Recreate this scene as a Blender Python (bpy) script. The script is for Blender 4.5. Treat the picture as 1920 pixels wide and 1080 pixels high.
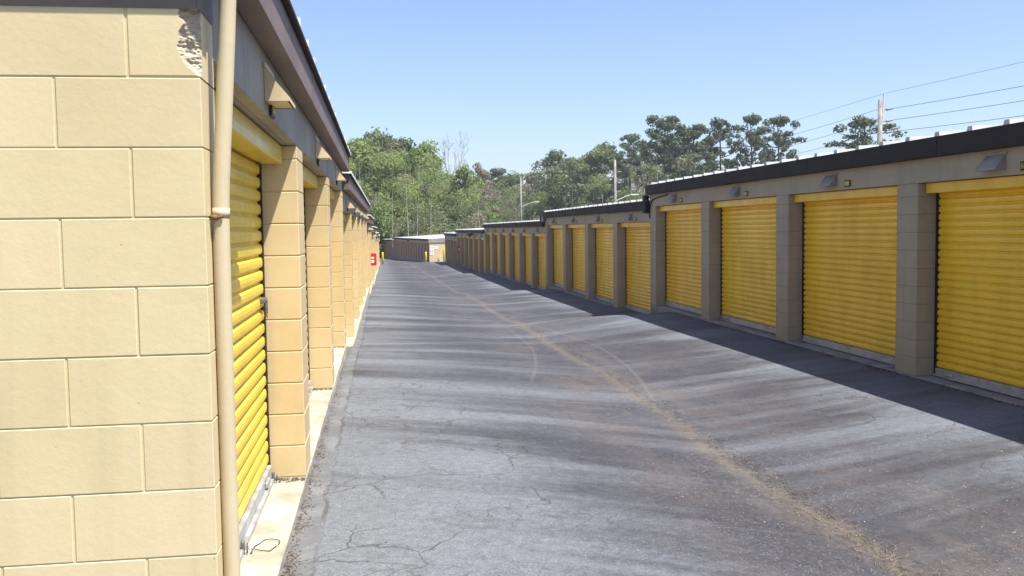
import bpy, bmesh, math, random
import numpy as np
from mathutils import Matrix, Vector
random.seed(7); rng = np.random.default_rng(11)
S = bpy.context.scene
for o in list(bpy.data.objects): bpy.data.objects.remove(o)
COL = S.collection

# ------------------------------------------------------------------ camera, sky, sun, exposure
R = [[0.9901238799938918, 0.02267326300063548, -0.13834964911681297],
     [-0.13949742727807354, 0.060994826502153605, -0.9883420960997112],
     [-0.013970327434954261, 0.9978805310681615, 0.06355529613245438]]
cam = bpy.data.cameras.new('camera'); camo = bpy.data.objects.new('camera', cam); COL.objects.link(camo)
camo.matrix_world = Matrix(R).to_4x4()
cam.sensor_width = 36; cam.lens = 36*1750/1920; cam.clip_start = .05; cam.clip_end = 6000
S.camera = camo
S.view_settings.view_transform = 'Standard'; S.view_settings.look = 'None'
S.view_settings.gamma = 1; S.view_settings.exposure = 0.9
SUN = Vector((.35, -.36, 1)).normalized()
elev = math.asin(SUN.z); az = math.atan2(SUN.x, SUN.y)
W = bpy.data.worlds.new('World'); S.world = W; W.use_nodes = True
wn = W.node_tree; bg = wn.nodes['Background']
sky = wn.nodes.new('ShaderNodeTexSky'); sky.sky_type = 'NISHITA'; sky.sun_disc = False
sky.sun_elevation = elev; sky.sun_rotation = az; sky.air_density = 1.0; sky.dust_density = 1.2; sky.ozone_density = 4.2
sky.altitude = 50
tint = wn.nodes.new('ShaderNodeMix'); tint.data_type = 'RGBA'; tint.blend_type = 'MULTIPLY'; tint.inputs[0].default_value = 1
wn.links.new(sky.outputs[0], tint.inputs[6]); tint.inputs[7].default_value = (1.02, .968, 1.015, 1)
wn.links.new(tint.outputs[2], bg.inputs[0]); bg.inputs[1].default_value = .112
sl = bpy.data.lights.new('sun', 'SUN'); sl.energy = 5.0; sl.angle = math.radians(.55); sl.color = (1, .965, .89)
so = bpy.data.objects.new('sun', sl); COL.objects.link(so)
so.rotation_euler = (-SUN).to_track_quat('-Z', 'Y').to_euler(); so.location = (20, -20, 60)

# ------------------------------------------------------------------ node helpers
class NT:
    def __init__(s, name):
        s.m = bpy.data.materials.new(name); s.m.use_nodes = True; s.t = s.m.node_tree
        s.b = s.t.nodes['Principled BSDF']; s.out = s.t.nodes['Material Output']
    def n(s, typ, **kw):
        x = s.t.nodes.new(typ)
        for k, v in kw.items(): setattr(x, k, v)
        return x
    def link(s, a, b): s.t.links.new(a, b)
    def put(s, sock, v):
        if v is None: return
        if hasattr(v, 'is_output'): s.link(v, sock)
        else:
            if sock.type == 'RGBA' and len(v) == 3: v = (*v, 1)
            sock.default_value = v
    def math(s, op, a, b=None, c=None, clamp=False):
        x = s.n('ShaderNodeMath', operation=op, use_clamp=clamp)
        s.put(x.inputs[0], a); s.put(x.inputs[1], b)
        if c is not None: s.put(x.inputs[2], c)
        return x.outputs[0]
    def obj(s): return s.n('ShaderNodeTexCoord').outputs['Object']
    def world(s): return s.n('ShaderNodeNewGeometry').outputs['Position']
    def xyz(s, v):
        x = s.n('ShaderNodeSeparateXYZ'); s.link(v, x.inputs[0]); return x.outputs
    def comb(s, a, b, c):
        x = s.n('ShaderNodeCombineXYZ'); s.put(x.inputs[0], a); s.put(x.inputs[1], b); s.put(x.inputs[2], c); return x.outputs[0]
    def noise(s, vec, scale=1., detail=4., rough=.55, dist=0.):
        x = s.n('ShaderNodeTexNoise'); s.link(vec, x.inputs['Vector'])
        x.inputs['Scale'].default_value = scale; x.inputs['Detail'].default_value = detail
        x.inputs['Roughness'].default_value = rough; x.inputs['Distortion'].default_value = dist
        return x.outputs[0]
    def ramp(s, f, a, b, lo=0., hi=1., smooth=True):
        x = s.n('ShaderNodeMapRange', interpolation_type='SMOOTHSTEP' if smooth else 'LINEAR')
        s.put(x.inputs[0], f); s.put(x.inputs[1], a); s.put(x.inputs[2], b); s.put(x.inputs[3], lo); s.put(x.inputs[4], hi)
        return x.outputs[0]
    def mix(s, f, a, b, mode='MIX'):
        x = s.n('ShaderNodeMix', data_type='RGBA', blend_type=mode)
        s.put(x.inputs[0], f); s.put(x.inputs[6], a); s.put(x.inputs[7], b)
        return x.outputs[2]
    def bump(s, h, strength=.3, dist=.01):
        x = s.n('ShaderNodeBump'); s.link(h, x.inputs['Height']); x.inputs['Strength'].default_value = strength
        x.inputs['Distance'].default_value = dist; s.link(x.outputs[0], s.b.inputs['Normal'])
    def fin(s, col, rough=.6, spec=.5, metal=0.):
        s.put(s.b.inputs['Base Color'], col); s.put(s.b.inputs['Roughness'], rough)
        s.b.inputs['Specular IOR Level'].default_value = spec; s.b.inputs['Metallic'].default_value = metal
        return s.m

def vscale(t, v, sc):
    x = t.n('ShaderNodeVectorMath', operation='MULTIPLY'); t.link(v, x.inputs[0]); x.inputs[1].default_value = sc; return x.outputs[0]

def mat_block(name, c1, c2, grime=.25):
    t = NT(name); w = t.world(); p = t.xyz(w)
    big = t.noise(w, 1.3, 5, .6); mid = t.noise(w, 9, 5, .6); fine = t.noise(w, 140, 3, .6)
    streak = t.noise(vscale(t, w, (6, 6, .35)), 1.5, 4, .6)
    c = t.mix(t.ramp(big, .35, .65), c1, c2)
    c = t.mix(t.math('MULTIPLY', t.ramp(streak, .52, .75), grime), c, tuple(x*.62 for x in c1))
    c = t.mix(t.math('MULTIPLY', t.ramp(mid, .55, .75), grime*.6), c, tuple(x*.78 for x in c2))
    speck = t.ramp(t.noise(w, 34, 2, .5), .76, .8)
    c = t.mix(t.math('MULTIPLY', speck, .5), c, (.3, .24, .16))
    h = t.math('ADD', t.math('MULTIPLY', fine, .35), t.math('MULTIPLY', t.noise(w, 42, 4, .6), .8))
    h = t.math('ADD', h, t.math('MULTIPLY', mid, 1.6))
    h = t.math('SUBTRACT', h, t.math('MULTIPLY', speck, 1.2))
    t.bump(h, .16, .005)
    return t.fin(c, .62, .35)

def mat_simple(name, c, rough=.6, spec=.5, metal=0., var=.2, scale=4., bump=0.):
    t = NT(name); w = t.world()
    f = t.noise(w, scale, 5, .62)
    col = t.mix(t.ramp(f, .3, .7), tuple(x*(1-var) for x in c), tuple(min(1, x*(1+var*.6)) for x in c))
    if bump: t.bump(t.noise(w, scale*12, 4, .6), bump, .004)
    return t.fin(col, t.ramp(f, .3, .7, rough*.85, min(1, rough*1.15)), spec, metal)

M = {}
M['end_block'] = mat_block('painted block cream', (.572, .464, .262), (.615, .507, .29), .18)
M['end_block_b'] = mat_block('painted block cream darker', (.56, .452, .255), (.60, .488, .285), .2)
M['end_block_c'] = mat_block('painted block cream lighter', (.605, .487, .285), (.635, .52, .31), .12)
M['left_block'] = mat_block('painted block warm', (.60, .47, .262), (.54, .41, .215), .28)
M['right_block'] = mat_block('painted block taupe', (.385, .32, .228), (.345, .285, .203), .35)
M['far_block'] = mat_block('painted block far', (.52, .345, .215), (.46, .30, .19), .25)
M['header'] = mat_block('weathered header', (.35, .31, .245), (.25, .23, .19), .8)
M['shade_band'] = mat_block('grey flashing', (.185, .15, .115), (.14, .118, .095), .7)  # dark tone painted in for the shade below the rake
M['broken'] = mat_block('broken concrete', (.52, .45, .32), (.34, .295, .22), .5)
M['mortar'] = mat_simple('painted mortar', (.62, .5, .31), .7, .2, bump=.5)
M['fascia_left'] = mat_block('brown fascia', (.19, .135, .12), (.15, .108, .098), .6)
M['fascia_right'] = mat_simple('charcoal fascia', (.032, .025, .024), .7, .2, var=.3, scale=2)
M['roof'] = mat_simple('galvanised roof', (.52, .52, .50), .5, .4, .1, .2, 2)
M['concrete'] = mat_simple('sill concrete', (.42, .385, .30), .85, .2, var=.35, scale=3, bump=.5)
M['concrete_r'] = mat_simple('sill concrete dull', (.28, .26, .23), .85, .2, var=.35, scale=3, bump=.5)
M['steel'] = mat_simple('galvanised bar', (.42, .42, .42), .45, .5, .35, .25, 8)
M['dark_steel'] = mat_simple('dull latch steel', (.16, .15, .14), .5, .5, .5, .3, 30)
M['dark'] = mat_simple('dark guide', (.02, .016, .013), .7, .3)
M['rust'] = mat_simple('rusted bolt', (.20, .11, .06), .8, .2, var=.5, scale=60)
M['pipe'] = mat_block('painted pipe', (.57, .48, .31), (.50, .42, .27), .35)
M['red'] = mat_simple('red enamel', (.55, .02, .02), .4, .5)
M['white'] = mat_simple('white sign', (.75, .75, .73), .5, .4, var=.08)
M['ink'] = mat_simple('black ink', (.03, .03, .035), .6, .3)
M['plaque'] = mat_simple('plaque black', (.02, .02, .02), .5, .4)
M['plaque_y'] = mat_simple('plaque yellow', (.5, .42, .08), .5, .4)
M['bollard'] = mat_simple('bollard yellow', (.75, .55, .02), .5, .4)
M['wood'] = mat_simple('grey pole', (.30, .275, .24), .85, .2, var=.3, scale=2)
M['wire'] = mat_simple('wire', (.09, .09, .10), .6, .3)
M['lamp'] = mat_simple('lamp aluminium', (.6, .6, .6), .5, .5)
M['bark'] = mat_simple('bark', (.16, .13, .10), .9, .2, var=.4, scale=3)
M['bark_pale'] = mat_simple('pale bark', (.34, .30, .25), .9, .2, var=.3, scale=3)
M['vent_left'] = mat_simple('beige vent', (.62, .5, .3), .5, .4)
M['vent_right'] = mat_simple('grey vent', (.29, .265, .235), .55, .4, .1)
M['straw'] = mat_simple('pine straw', (.19, .155, .10), .9, .1, var=.5, scale=20)
M['litter'] = mat_simple('pale litter', (.40, .33, .29), .9, .1, var=.4, scale=20)

def mat_door(name, c):
    t = NT(name); w = t.world()
    dirt = t.noise(vscale(t, w, (1.5, 1.5, .5)), 2.2, 5, .6)
    col = t.mix(t.ramp(dirt, .35, .75), c, tuple(x*.82 for x in c))
    info = t.n('ShaderNodeObjectInfo')
    col = t.mix(t.ramp(info.outputs['Random'], 0, 1, 0, .35, False), col, (c[0]*.92, c[1]*.8, c[2]))
    t.bump(t.noise(w, 5, 3, .5), .15, .01)
    t.b.inputs['Coat Weight'].default_value = .15
    return t.fin(col, t.ramp(dirt, .3, .7, .3, .45), .5)
M['door'] = mat_door('yellow door paint', (.93, .58, .018))
M['door_l'] = mat_door('yellow door paint lit', (.84, .60, .045))
M['door_tan'] = mat_door('tan door paint', (.55, .30, .12))

def mat_asphalt():
    t = NT('asphalt'); w = t.world(); x, y, z = t.xyz(w)
    flat = t.comb(x, y, 0)
    warp = t.math('MULTIPLY', t.math('SUBTRACT', t.noise(flat, .3, 2, .5), .5), .45)
    cx = t.math('ABSOLUTE', t.math('SUBTRACT', x, 2.6))
    # flow streaks run across the lane, bent slightly towards its middle
    yy = t.math('ADD', y, t.math('ADD', t.math('MULTIPLY', cx, -.42), warp))
    s1 = t.noise(t.comb(t.math('MULTIPLY', x, .17), t.math('MULTIPLY', yy, .85), 0), 1.0, 3, .5)
    s2 = t.noise(t.comb(t.math('MULTIPLY', x, .38), t.math('MULTIPLY', yy, 4.0), 3), 1.0, 4, .6)
    st = t.math('ADD', t.math('MULTIPLY', s1, .66), t.math('MULTIPLY', s2, .34))
    st = t.math('ADD', st, t.math('ADD', t.math('MULTIPLY', t.math('SUBTRACT', t.noise(flat, 5, 5, .7), .5), .16), t.math('MULTIPLY', t.math('SUBTRACT', t.noise(flat, 26, 3, .7), .5), .10)))
    edge = t.ramp(cx, 1.1, 2.7)                      # worn pale away from the middle
    near = t.ramp(y, 13, 3.5)
    k = t.math('ADD', st, t.math('ADD', t.math('MULTIPLY', edge, .13), t.math('MULTIPLY', t.math('MULTIPLY', near, t.ramp(x, 2.2, .6, .2, 1)), .13)))
    wet = t.ramp(k, .46, .74)
    c = t.mix(wet, (.044, .042, .047), (.150, .162, .184))
    mot = t.noise(flat, 2.3, 6, .7)
    c = t.mix(t.ramp(mot, .35, .75, 0, .45), c, (.095, .096, .102))
    pat = t.noise(flat, .55, 5, .65)
    c = t.mix(t.ramp(pat, .55, .7, 0, .35), c, (.07, .066, .07))
    g = t.noise(flat, 75, 4, .8)
    c = t.mix(t.ramp(g, .35, .68, 0, 1), t.mix(1., c, (.72, .72, .73), 'MULTIPLY'), t.mix(1., c, (1.38, 1.36, 1.33), 'MULTIPLY'))
    # brown silt spread round the valley line
    silt = t.math('MULTIPLY', t.ramp(cx, 1.7, .2), t.ramp(t.noise(t.comb(t.math('MULTIPLY', x, 1.6), t.math('MULTIPLY', y, .45), 0), 1.2, 5, .65), .42, .68))
    c = t.mix(t.math('MULTIPLY', silt, .5), c, (.125, .10, .084))
    sk = t.math('MULTIPLY', t.ramp(t.noise(flat, 34, 3, .75), .54, .64), t.math('MULTIPLY', t.ramp(cx, 2.0, .4), t.ramp(t.noise(flat, 1.1, 4, .6), .4, .6)))
    c = t.mix(t.math('MULTIPLY', sk, .5), c, (.155, .122, .105))
    gm = t.noise(flat, 17, 5, .75)
    c = t.mix(1., c, t.mix(t.ramp(gm, .3, .7), (.80, .80, .81), (1.18, 1.18, 1.17)), 'MULTIPLY')
    # valley line of ochre straw
    wob = t.math('MULTIPLY', t.math('SUBTRACT', t.noise(t.comb(0, y, 7), .4, 3, .5), .5), .35)
    dl = t.math('ABSOLUTE', t.math('SUBTRACT', t.math('SUBTRACT', x, t.ramp(y, 4, 22, 2.50, 2.78, False)), wob))
    dn = t.math('ADD', dl, t.math('MULTIPLY', t.math('SUBTRACT', t.noise(flat, 12, 6, .8), .5), .42))
    line = t.ramp(dn, .14, -.05)
    c = t.mix(t.math('MULTIPLY', line, .58), c, (.165, .138, .10))
    # curved tyre scuffs
    def arc(cx0, cy0, r, y0, y1, wd, amt, c):
        dx = t.math('SUBTRACT', x, cx0); dy = t.math('SUBTRACT', y, cy0)
        rr = t.math('SQRT', t.math('ADD', t.math('MULTIPLY', dx, dx), t.math('MULTIPLY', dy, dy)))
        d = t.math('ABSOLUTE', t.math('SUBTRACT', rr, r))
        m = t.math('MULTIPLY', t.ramp(d, wd, wd*.3), t.math('MULTIPLY', t.ramp(y, y0-.6, y0), t.ramp(y, y1+1, y1)))
        m = t.math('MULTIPLY', m, t.ramp(t.noise(flat, 14, 3, .6), .3, .6, .4, 1))
        return t.mix(t.math('MULTIPLY', m, amt), c, (.24, .21, .18))
    c = arc(-21.6, 14.3, 24.85, 9.2, 19, .034, .2, c)
    c = arc(-27.7, 17.0, 30.1, 10.6, 22, .034, .17, c)
    # cracks in the worn strips at both sides
    wv = t.n('ShaderNodeVectorMath', operation='ADD'); t.link(flat, wv.inputs[0])
    nz = t.n('ShaderNodeTexNoise'); t.link(flat, nz.inputs['Vector']); nz.inputs['Scale'].default_value = 2.5; nz.inputs['Detail'].default_value = 4
    sc = t.n('ShaderNodeVectorMath', operation='SCALE'); t.link(nz.outputs['Color'], sc.inputs[0]); sc.inputs['Scale'].default_value = .45
    t.link(sc.outputs[0], wv.inputs[1])
    vo = t.n('ShaderNodeTexVoronoi', feature='DISTANCE_TO_EDGE'); t.link(wv.outputs[0], vo.inputs['Vector']); vo.inputs['Scale'].default_value = 1.9
    crack = t.math('MULTIPLY', t.ramp(vo.outputs['Distance'], .016, .002), t.ramp(t.noise(flat, .8, 3, .5), .42, .56))
    crack = t.math('MULTIPLY', crack, t.math('MULTIPLY', t.ramp(cx, .9, 1.7), t.ramp(y, 16, 8)))
    c = t.mix(t.math('MULTIPLY', crack, .72), c, (.06, .056, .055))
    vo2 = t.n('ShaderNodeTexVoronoi', feature='DISTANCE_TO_EDGE'); t.link(wv.outputs[0], vo2.inputs['Vector']); vo2.inputs['Scale'].default_value = 4.3
    cr2 = t.math('MULTIPLY', t.ramp(vo2.outputs['Distance'], .03, .004), t.ramp(t.noise(flat, 1.1, 3, .5), .48, .62))
    cr2 = t.math('MULTIPLY', cr2, t.math('MULTIPLY', t.ramp(cx, .8, 1.6), t.ramp(y, 13, 7)))
    c = t.mix(t.math('MULTIPLY', cr2, .6), c, (.06, .056, .055))
    sp = t.ramp(t.noise(flat, 1.9, 2, .4), .735, .77)
    c = t.mix(t.math('MULTIPLY', sp, .55), c, (.03, .028, .03))
    # patched strip beside the left sills, with a broken edge
    ex = t.math('ADD', x, t.math('MULTIPLY', t.math('SUBTRACT', t.noise(flat, 3.2, 5, .7), .5), .14))
    strip = t.ramp(ex, -.35, -.37)
    c = t.mix(t.math('MULTIPLY', strip, .6), c, t.mix(t.ramp(mot, .4, .65), (.12, .12, .122), (.22, .222, .225)))
    sed = t.ramp(t.math('ABSOLUTE', t.math('ADD', ex, .355)), .018, .004)
    c = t.mix(t.math('MULTIPLY', sed, t.ramp(t.noise(flat, 1.7, 4, .6), .4, .6, .1, .65)), c, (.06, .055, .05))
    root = t.math('MULTIPLY', t.ramp(ex, -.46, -.5), t.ramp(t.noise(flat, 11, 4, .7), .4, .6))
    c = t.mix(t.math('MULTIPLY', root, .7), c, (.10, .075, .05))
    # stone chips
    vs = t.n('ShaderNodeTexVoronoi'); t.link(flat, vs.inputs['Vector']); vs.inputs['Scale'].default_value = 55
    chip = t.math('MULTIPLY', t.ramp(vs.outputs['Distance'], .22, .12), t.ramp(t.xyz(vs.outputs['Color'])[0], .82, .86))
    c = t.mix(t.math('MULTIPLY', chip, t.ramp(t.noise(flat, .7, 3, .5), .35, .6)), c, (.36, .31, .29))
    hh = t.math('ADD', t.math('MULTIPLY', g, 1.), t.math('MULTIPLY', t.noise(flat, 160, 2, .6), .8))
    hh = t.math('SUBTRACT', hh, t.math('MULTIPLY', crack, 2.2)); hh = t.math('SUBTRACT', hh, sed)
    t.bump(hh, .55, .008)
    return t.fin(c, t.ramp(wet, 0, 1, .62, .85), .35)
M['asphalt'] = mat_asphalt()
def mat_grass():
    t = NT('verge'); w = t.world()
    c = t.mix(t.ramp(t.noise(w, .3, 6, .6), .35, .65), (.05, .075, .02), (.12, .10, .05))
    return t.fin(c, .9, .2)
M['grass'] = mat_grass()

def mat_leaf(name, a, b, trans=.42):
    t = NT(name); w = t.world()
    f = t.noise(w, .35, 4, .6); g = t.noise(w, 2.6, 2, .6); inf = t.n('ShaderNodeObjectInfo').outputs['Random']
    k = t.math('ADD', t.math('MULTIPLY', f, .6), t.math('ADD', t.math('MULTIPLY', g, .4), t.math('MULTIPLY', inf, .12)))
    c = t.mix(t.ramp(k, .38, .70), a, b)
    t.fin(c, .7, .25)
    tr = t.n('ShaderNodeBsdfTranslucent'); t.link(c, tr.inputs[0])
    mx = t.n('ShaderNodeMixShader'); mx.inputs[0].default_value = trans
    t.link(t.b.outputs[0], mx.inputs[1]); t.link(tr.outputs[0], mx.inputs[2]); t.link(mx.outputs[0], t.out.inputs[0])
    return t.m
M['leaf_bright'] = mat_leaf('spring leaves', (.13, .19, .052), (.265, .335, .095))
M['leaf_mid'] = mat_leaf('mid leaves', (.13, .18, .06), (.24, .29, .10))
M['leaf_olive'] = mat_leaf('olive leaves', (.18, .18, .09), (.29, .28, .15))
M['leaf_brown'] = mat_leaf('budding twigs', (.22, .19, .12), (.31, .27, .18))
M['needle'] = mat_leaf('pine needles', (.065, .09, .045), (.14, .17, .085), .3)
M['leaf_dark'] = mat_leaf('dark leaves', (.08, .11, .05), (.16, .20, .085), .3)

# ------------------------------------------------------------------ object helpers
class MB:
    """collects geometry for ONE mesh object"""
    def __init__(s): s.v = []; s.f = []; s.mi = []
    def add(s, vs, fs, mi=0):
        o = len(s.v); s.v += [tuple(p) for p in vs]; s.f += [tuple(i+o for i in f) for f in fs]; s.mi += [mi]*len(fs)
    def box(s, a, b, mi=0):
        (x0, y0, z0), (x1, y1, z1) = a, b
        s.add([(x0,y0,z0),(x1,y0,z0),(x1,y1,z0),(x0,y1,z0),(x0,y0,z1),(x1,y0,z1),(x1,y1,z1),(x0,y1,z1)],
              [(0,3,2,1),(4,5,6,7),(0,1,5,4),(1,2,6,5),(2,3,7,6),(3,0,4,7)], mi)
    def cbox(s, a, b, c=.005, mi=0):
        """box with all twelve edges chamfered"""
        lo = [min(a[i], b[i]) for i in range(3)]; hi = [max(a[i], b[i]) for i in range(3)]
        V = []; idx = {}
        for ax in range(3):
            for sx in (0,1):
                for sy in (0,1):
                    for sz in (0,1):
                        sg = (sx, sy, sz); p = []
                        for i in range(3):
                            e = (hi if sg[i] else lo)[i]
                            if i != ax: e += -c if sg[i] else c
                            p.append(e)
                        idx[(ax, sg)] = len(V); V.append(p)
        F = []
        for ax in range(3):
            o1, o2 = [i for i in range(3) if i != ax]
            for sd in (0,1):
                q = []
                for (p1, p2) in ((0,0),(1,0),(1,1),(0,1)):
                    sg = [0]*3; sg[ax] = sd; sg[o1] = p1; sg[o2] = p2; q.append(idx[(ax, tuple(sg))])
                F.append(q)
        for ax in range(3):   # edge along ax
            o1, o2 = [i for i in range(3) if i != ax]
            for p1 in (0,1):
                for p2 in (0,1):
                    def sgn(t):
                        sg = [0]*3; sg[ax] = t; sg[o1] = p1; sg[o2] = p2; return tuple(sg)
                    F.append([idx[(o1, sgn(0))], idx[(o1, sgn(1))], idx[(o2, sgn(1))], idx[(o2, sgn(0))]])
        for sx in (0,1):
            for sy in (0,1):
                for sz in (0,1):
                    F.append([idx[(0,(sx,sy,sz))], idx[(1,(sx,sy,sz))], idx[(2,(sx,sy,sz))]])
        s.add(V, F, mi)
    def tube(s, pts, r, n=8, mi=0, cap=True):
        pts = [Vector(p) for p in pts]; rs = r if isinstance(r, (list, tuple)) else [r]*len(pts)
        rings = []; up = Vector((0,0,1))
        for i, p in enumerate(pts):
            d = (pts[min(i+1, len(pts)-1)] - pts[max(i-1, 0)]).normalized()
            u = d.cross(up) if abs(d.z) < .9 else d.cross(Vector((0,1,0)))
            u.normalize(); w = u.cross(d)
            rings.append([p + (u*math.cos(2*math.pi*k/n) + w*math.sin(2*math.pi*k/n))*rs[i] for k in range(n)])
        V = [q for rg in rings for q in rg]; F = []
        for i in range(len(pts)-1):
            for k in range(n):
                F.append((i*n+k, i*n+(k+1) % n, (i+1)*n+(k+1) % n, (i+1)*n+k))
        if cap: F.append(tuple(range(n))); F.append(tuple(range((len(pts)-1)*n, len(pts)*n)))
        s.add(V, F, mi)
    def mesh(s, name, mats, sx=1, smooth=False):
        me = bpy.data.meshes.new(name)
        me.from_pydata([(p[0]*sx, p[1], p[2]) for p in s.v], [], s.f); me.update()
        for m in (mats if isinstance(mats, (list, tuple)) else [mats]): me.materials.append(m)
        for p, mi in zip(me.polygons, s.mi): p.material_index = mi; p.use_smooth = smooth
        bm = bmesh.new(); bm.from_mesh(me); bmesh.ops.recalc_face_normals(bm, faces=bm.faces); bm.to_mesh(me); bm.free()
        return me
def link(name, me, parent=None, loc=(0,0,0), rz=0.):
    o = bpy.data.objects.new(name, me); COL.objects.link(o); o.location = loc; o.rotation_euler = (0, 0, rz)
    if parent: o.parent = parent
    return o
def tag(o, label=None, cat=None, group=None, kind=None):
    if label: o['label'] = label
    if cat: o['category'] = cat
    if group: o['group'] = group
    if kind: o['kind'] = kind
    return o
def empty(name, loc, label, cat, group=None):
    return tag(link(name, None, None, loc), label, cat, group)

# ------------------------------------------------------------------ ground
def lerp(kn, y):
    if y <= kn[0][0]: return kn[0][1]
    for (a, za), (b, zb) in zip(kn, kn[1:]):
        if y <= b:
            t = (y-a)/(b-a); t = t*t*(3-2*t); return za+(zb-za)*t
    return kn[-1][1]
KR = [(-40,-1.55),(6,-1.745),(18.2,-1.775),(21.2,-2.06),(31.5,-2.12),(35.5,-2.38),(51,-2.42),(56,-2.68),(71,-2.72),(76,-2.98),(88,-3.05),(103,-3.6),(130,-4.0),(170,-4.6),(600,-5)]
KL = [(-40,-1.4),(2,-1.60),(6,-1.605),(11,-1.66),(13.0,-1.72),(16.5,-1.91),(27,-1.98),(30,-2.05),(34,-2.22),(39,-2.27),(44,-2.5),(55,-2.58),(61,-2.8),(70,-2.84),(76,-2.98),(88,-3.2),(103,-3.6),(130,-4.0),(170,-4.6),(600,-5)]
def gz(x, y):
    t = min(1, max(0, (x+.4)/6.4))
    s = t*t*(3-2*t)
    z = lerp(KL, y)*(1-s) + lerp(KR, y)*s
    z -= .07*math.exp(-((x-2.6)/1.5)**2)
    return z
xs = sorted(set([-40,-20,-8,-3,-1.2] + [round(-.8+.2*i, 3) for i in range(40)] + [8,12,20,40]))
ys = sorted(set([-15,-8] + [-4+.5*i for i in range(80)] + [36+1*i for i in range(60)] + [100,106,115,125,135,150]))
g = MB(); g.add([(x, y, gz(x, y)) for y in ys for x in xs],
    [(j*len(xs)+i, j*len(xs)+i+1, (j+1)*len(xs)+i+1, (j+1)*len(xs)+i) for j in range(len(ys)-1) for i in range(len(xs)-1)])
lane = tag(link('lane', g.mesh('lane', M['asphalt'], smooth=True)), 'worn grey asphalt lane between the two rows of storage units', 'road', kind='structure')
gx = [-1500,-600,-150,-60,-30,-10,0,3,6,12,30,60,150,600,1500]; gy = [-300,-60,-20,0,10,20,30,45,60,80,100,130,170,260,600,1500]
g = MB(); g.add([(x, y, gz(x, y)-.35) for y in gy for x in gx],
    [(j*len(gx)+i, j*len(gx)+i+1, (j+1)*len(gx)+i+1, (j+1)*len(gx)+i) for j in range(len(gy)-1) for i in range(len(gx)-1)])
tag(link('ground', g.mesh('ground', M['grass'], smooth=True)), 'grassy ground reaching away behind the storage buildings', 'ground', kind='structure')

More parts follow.
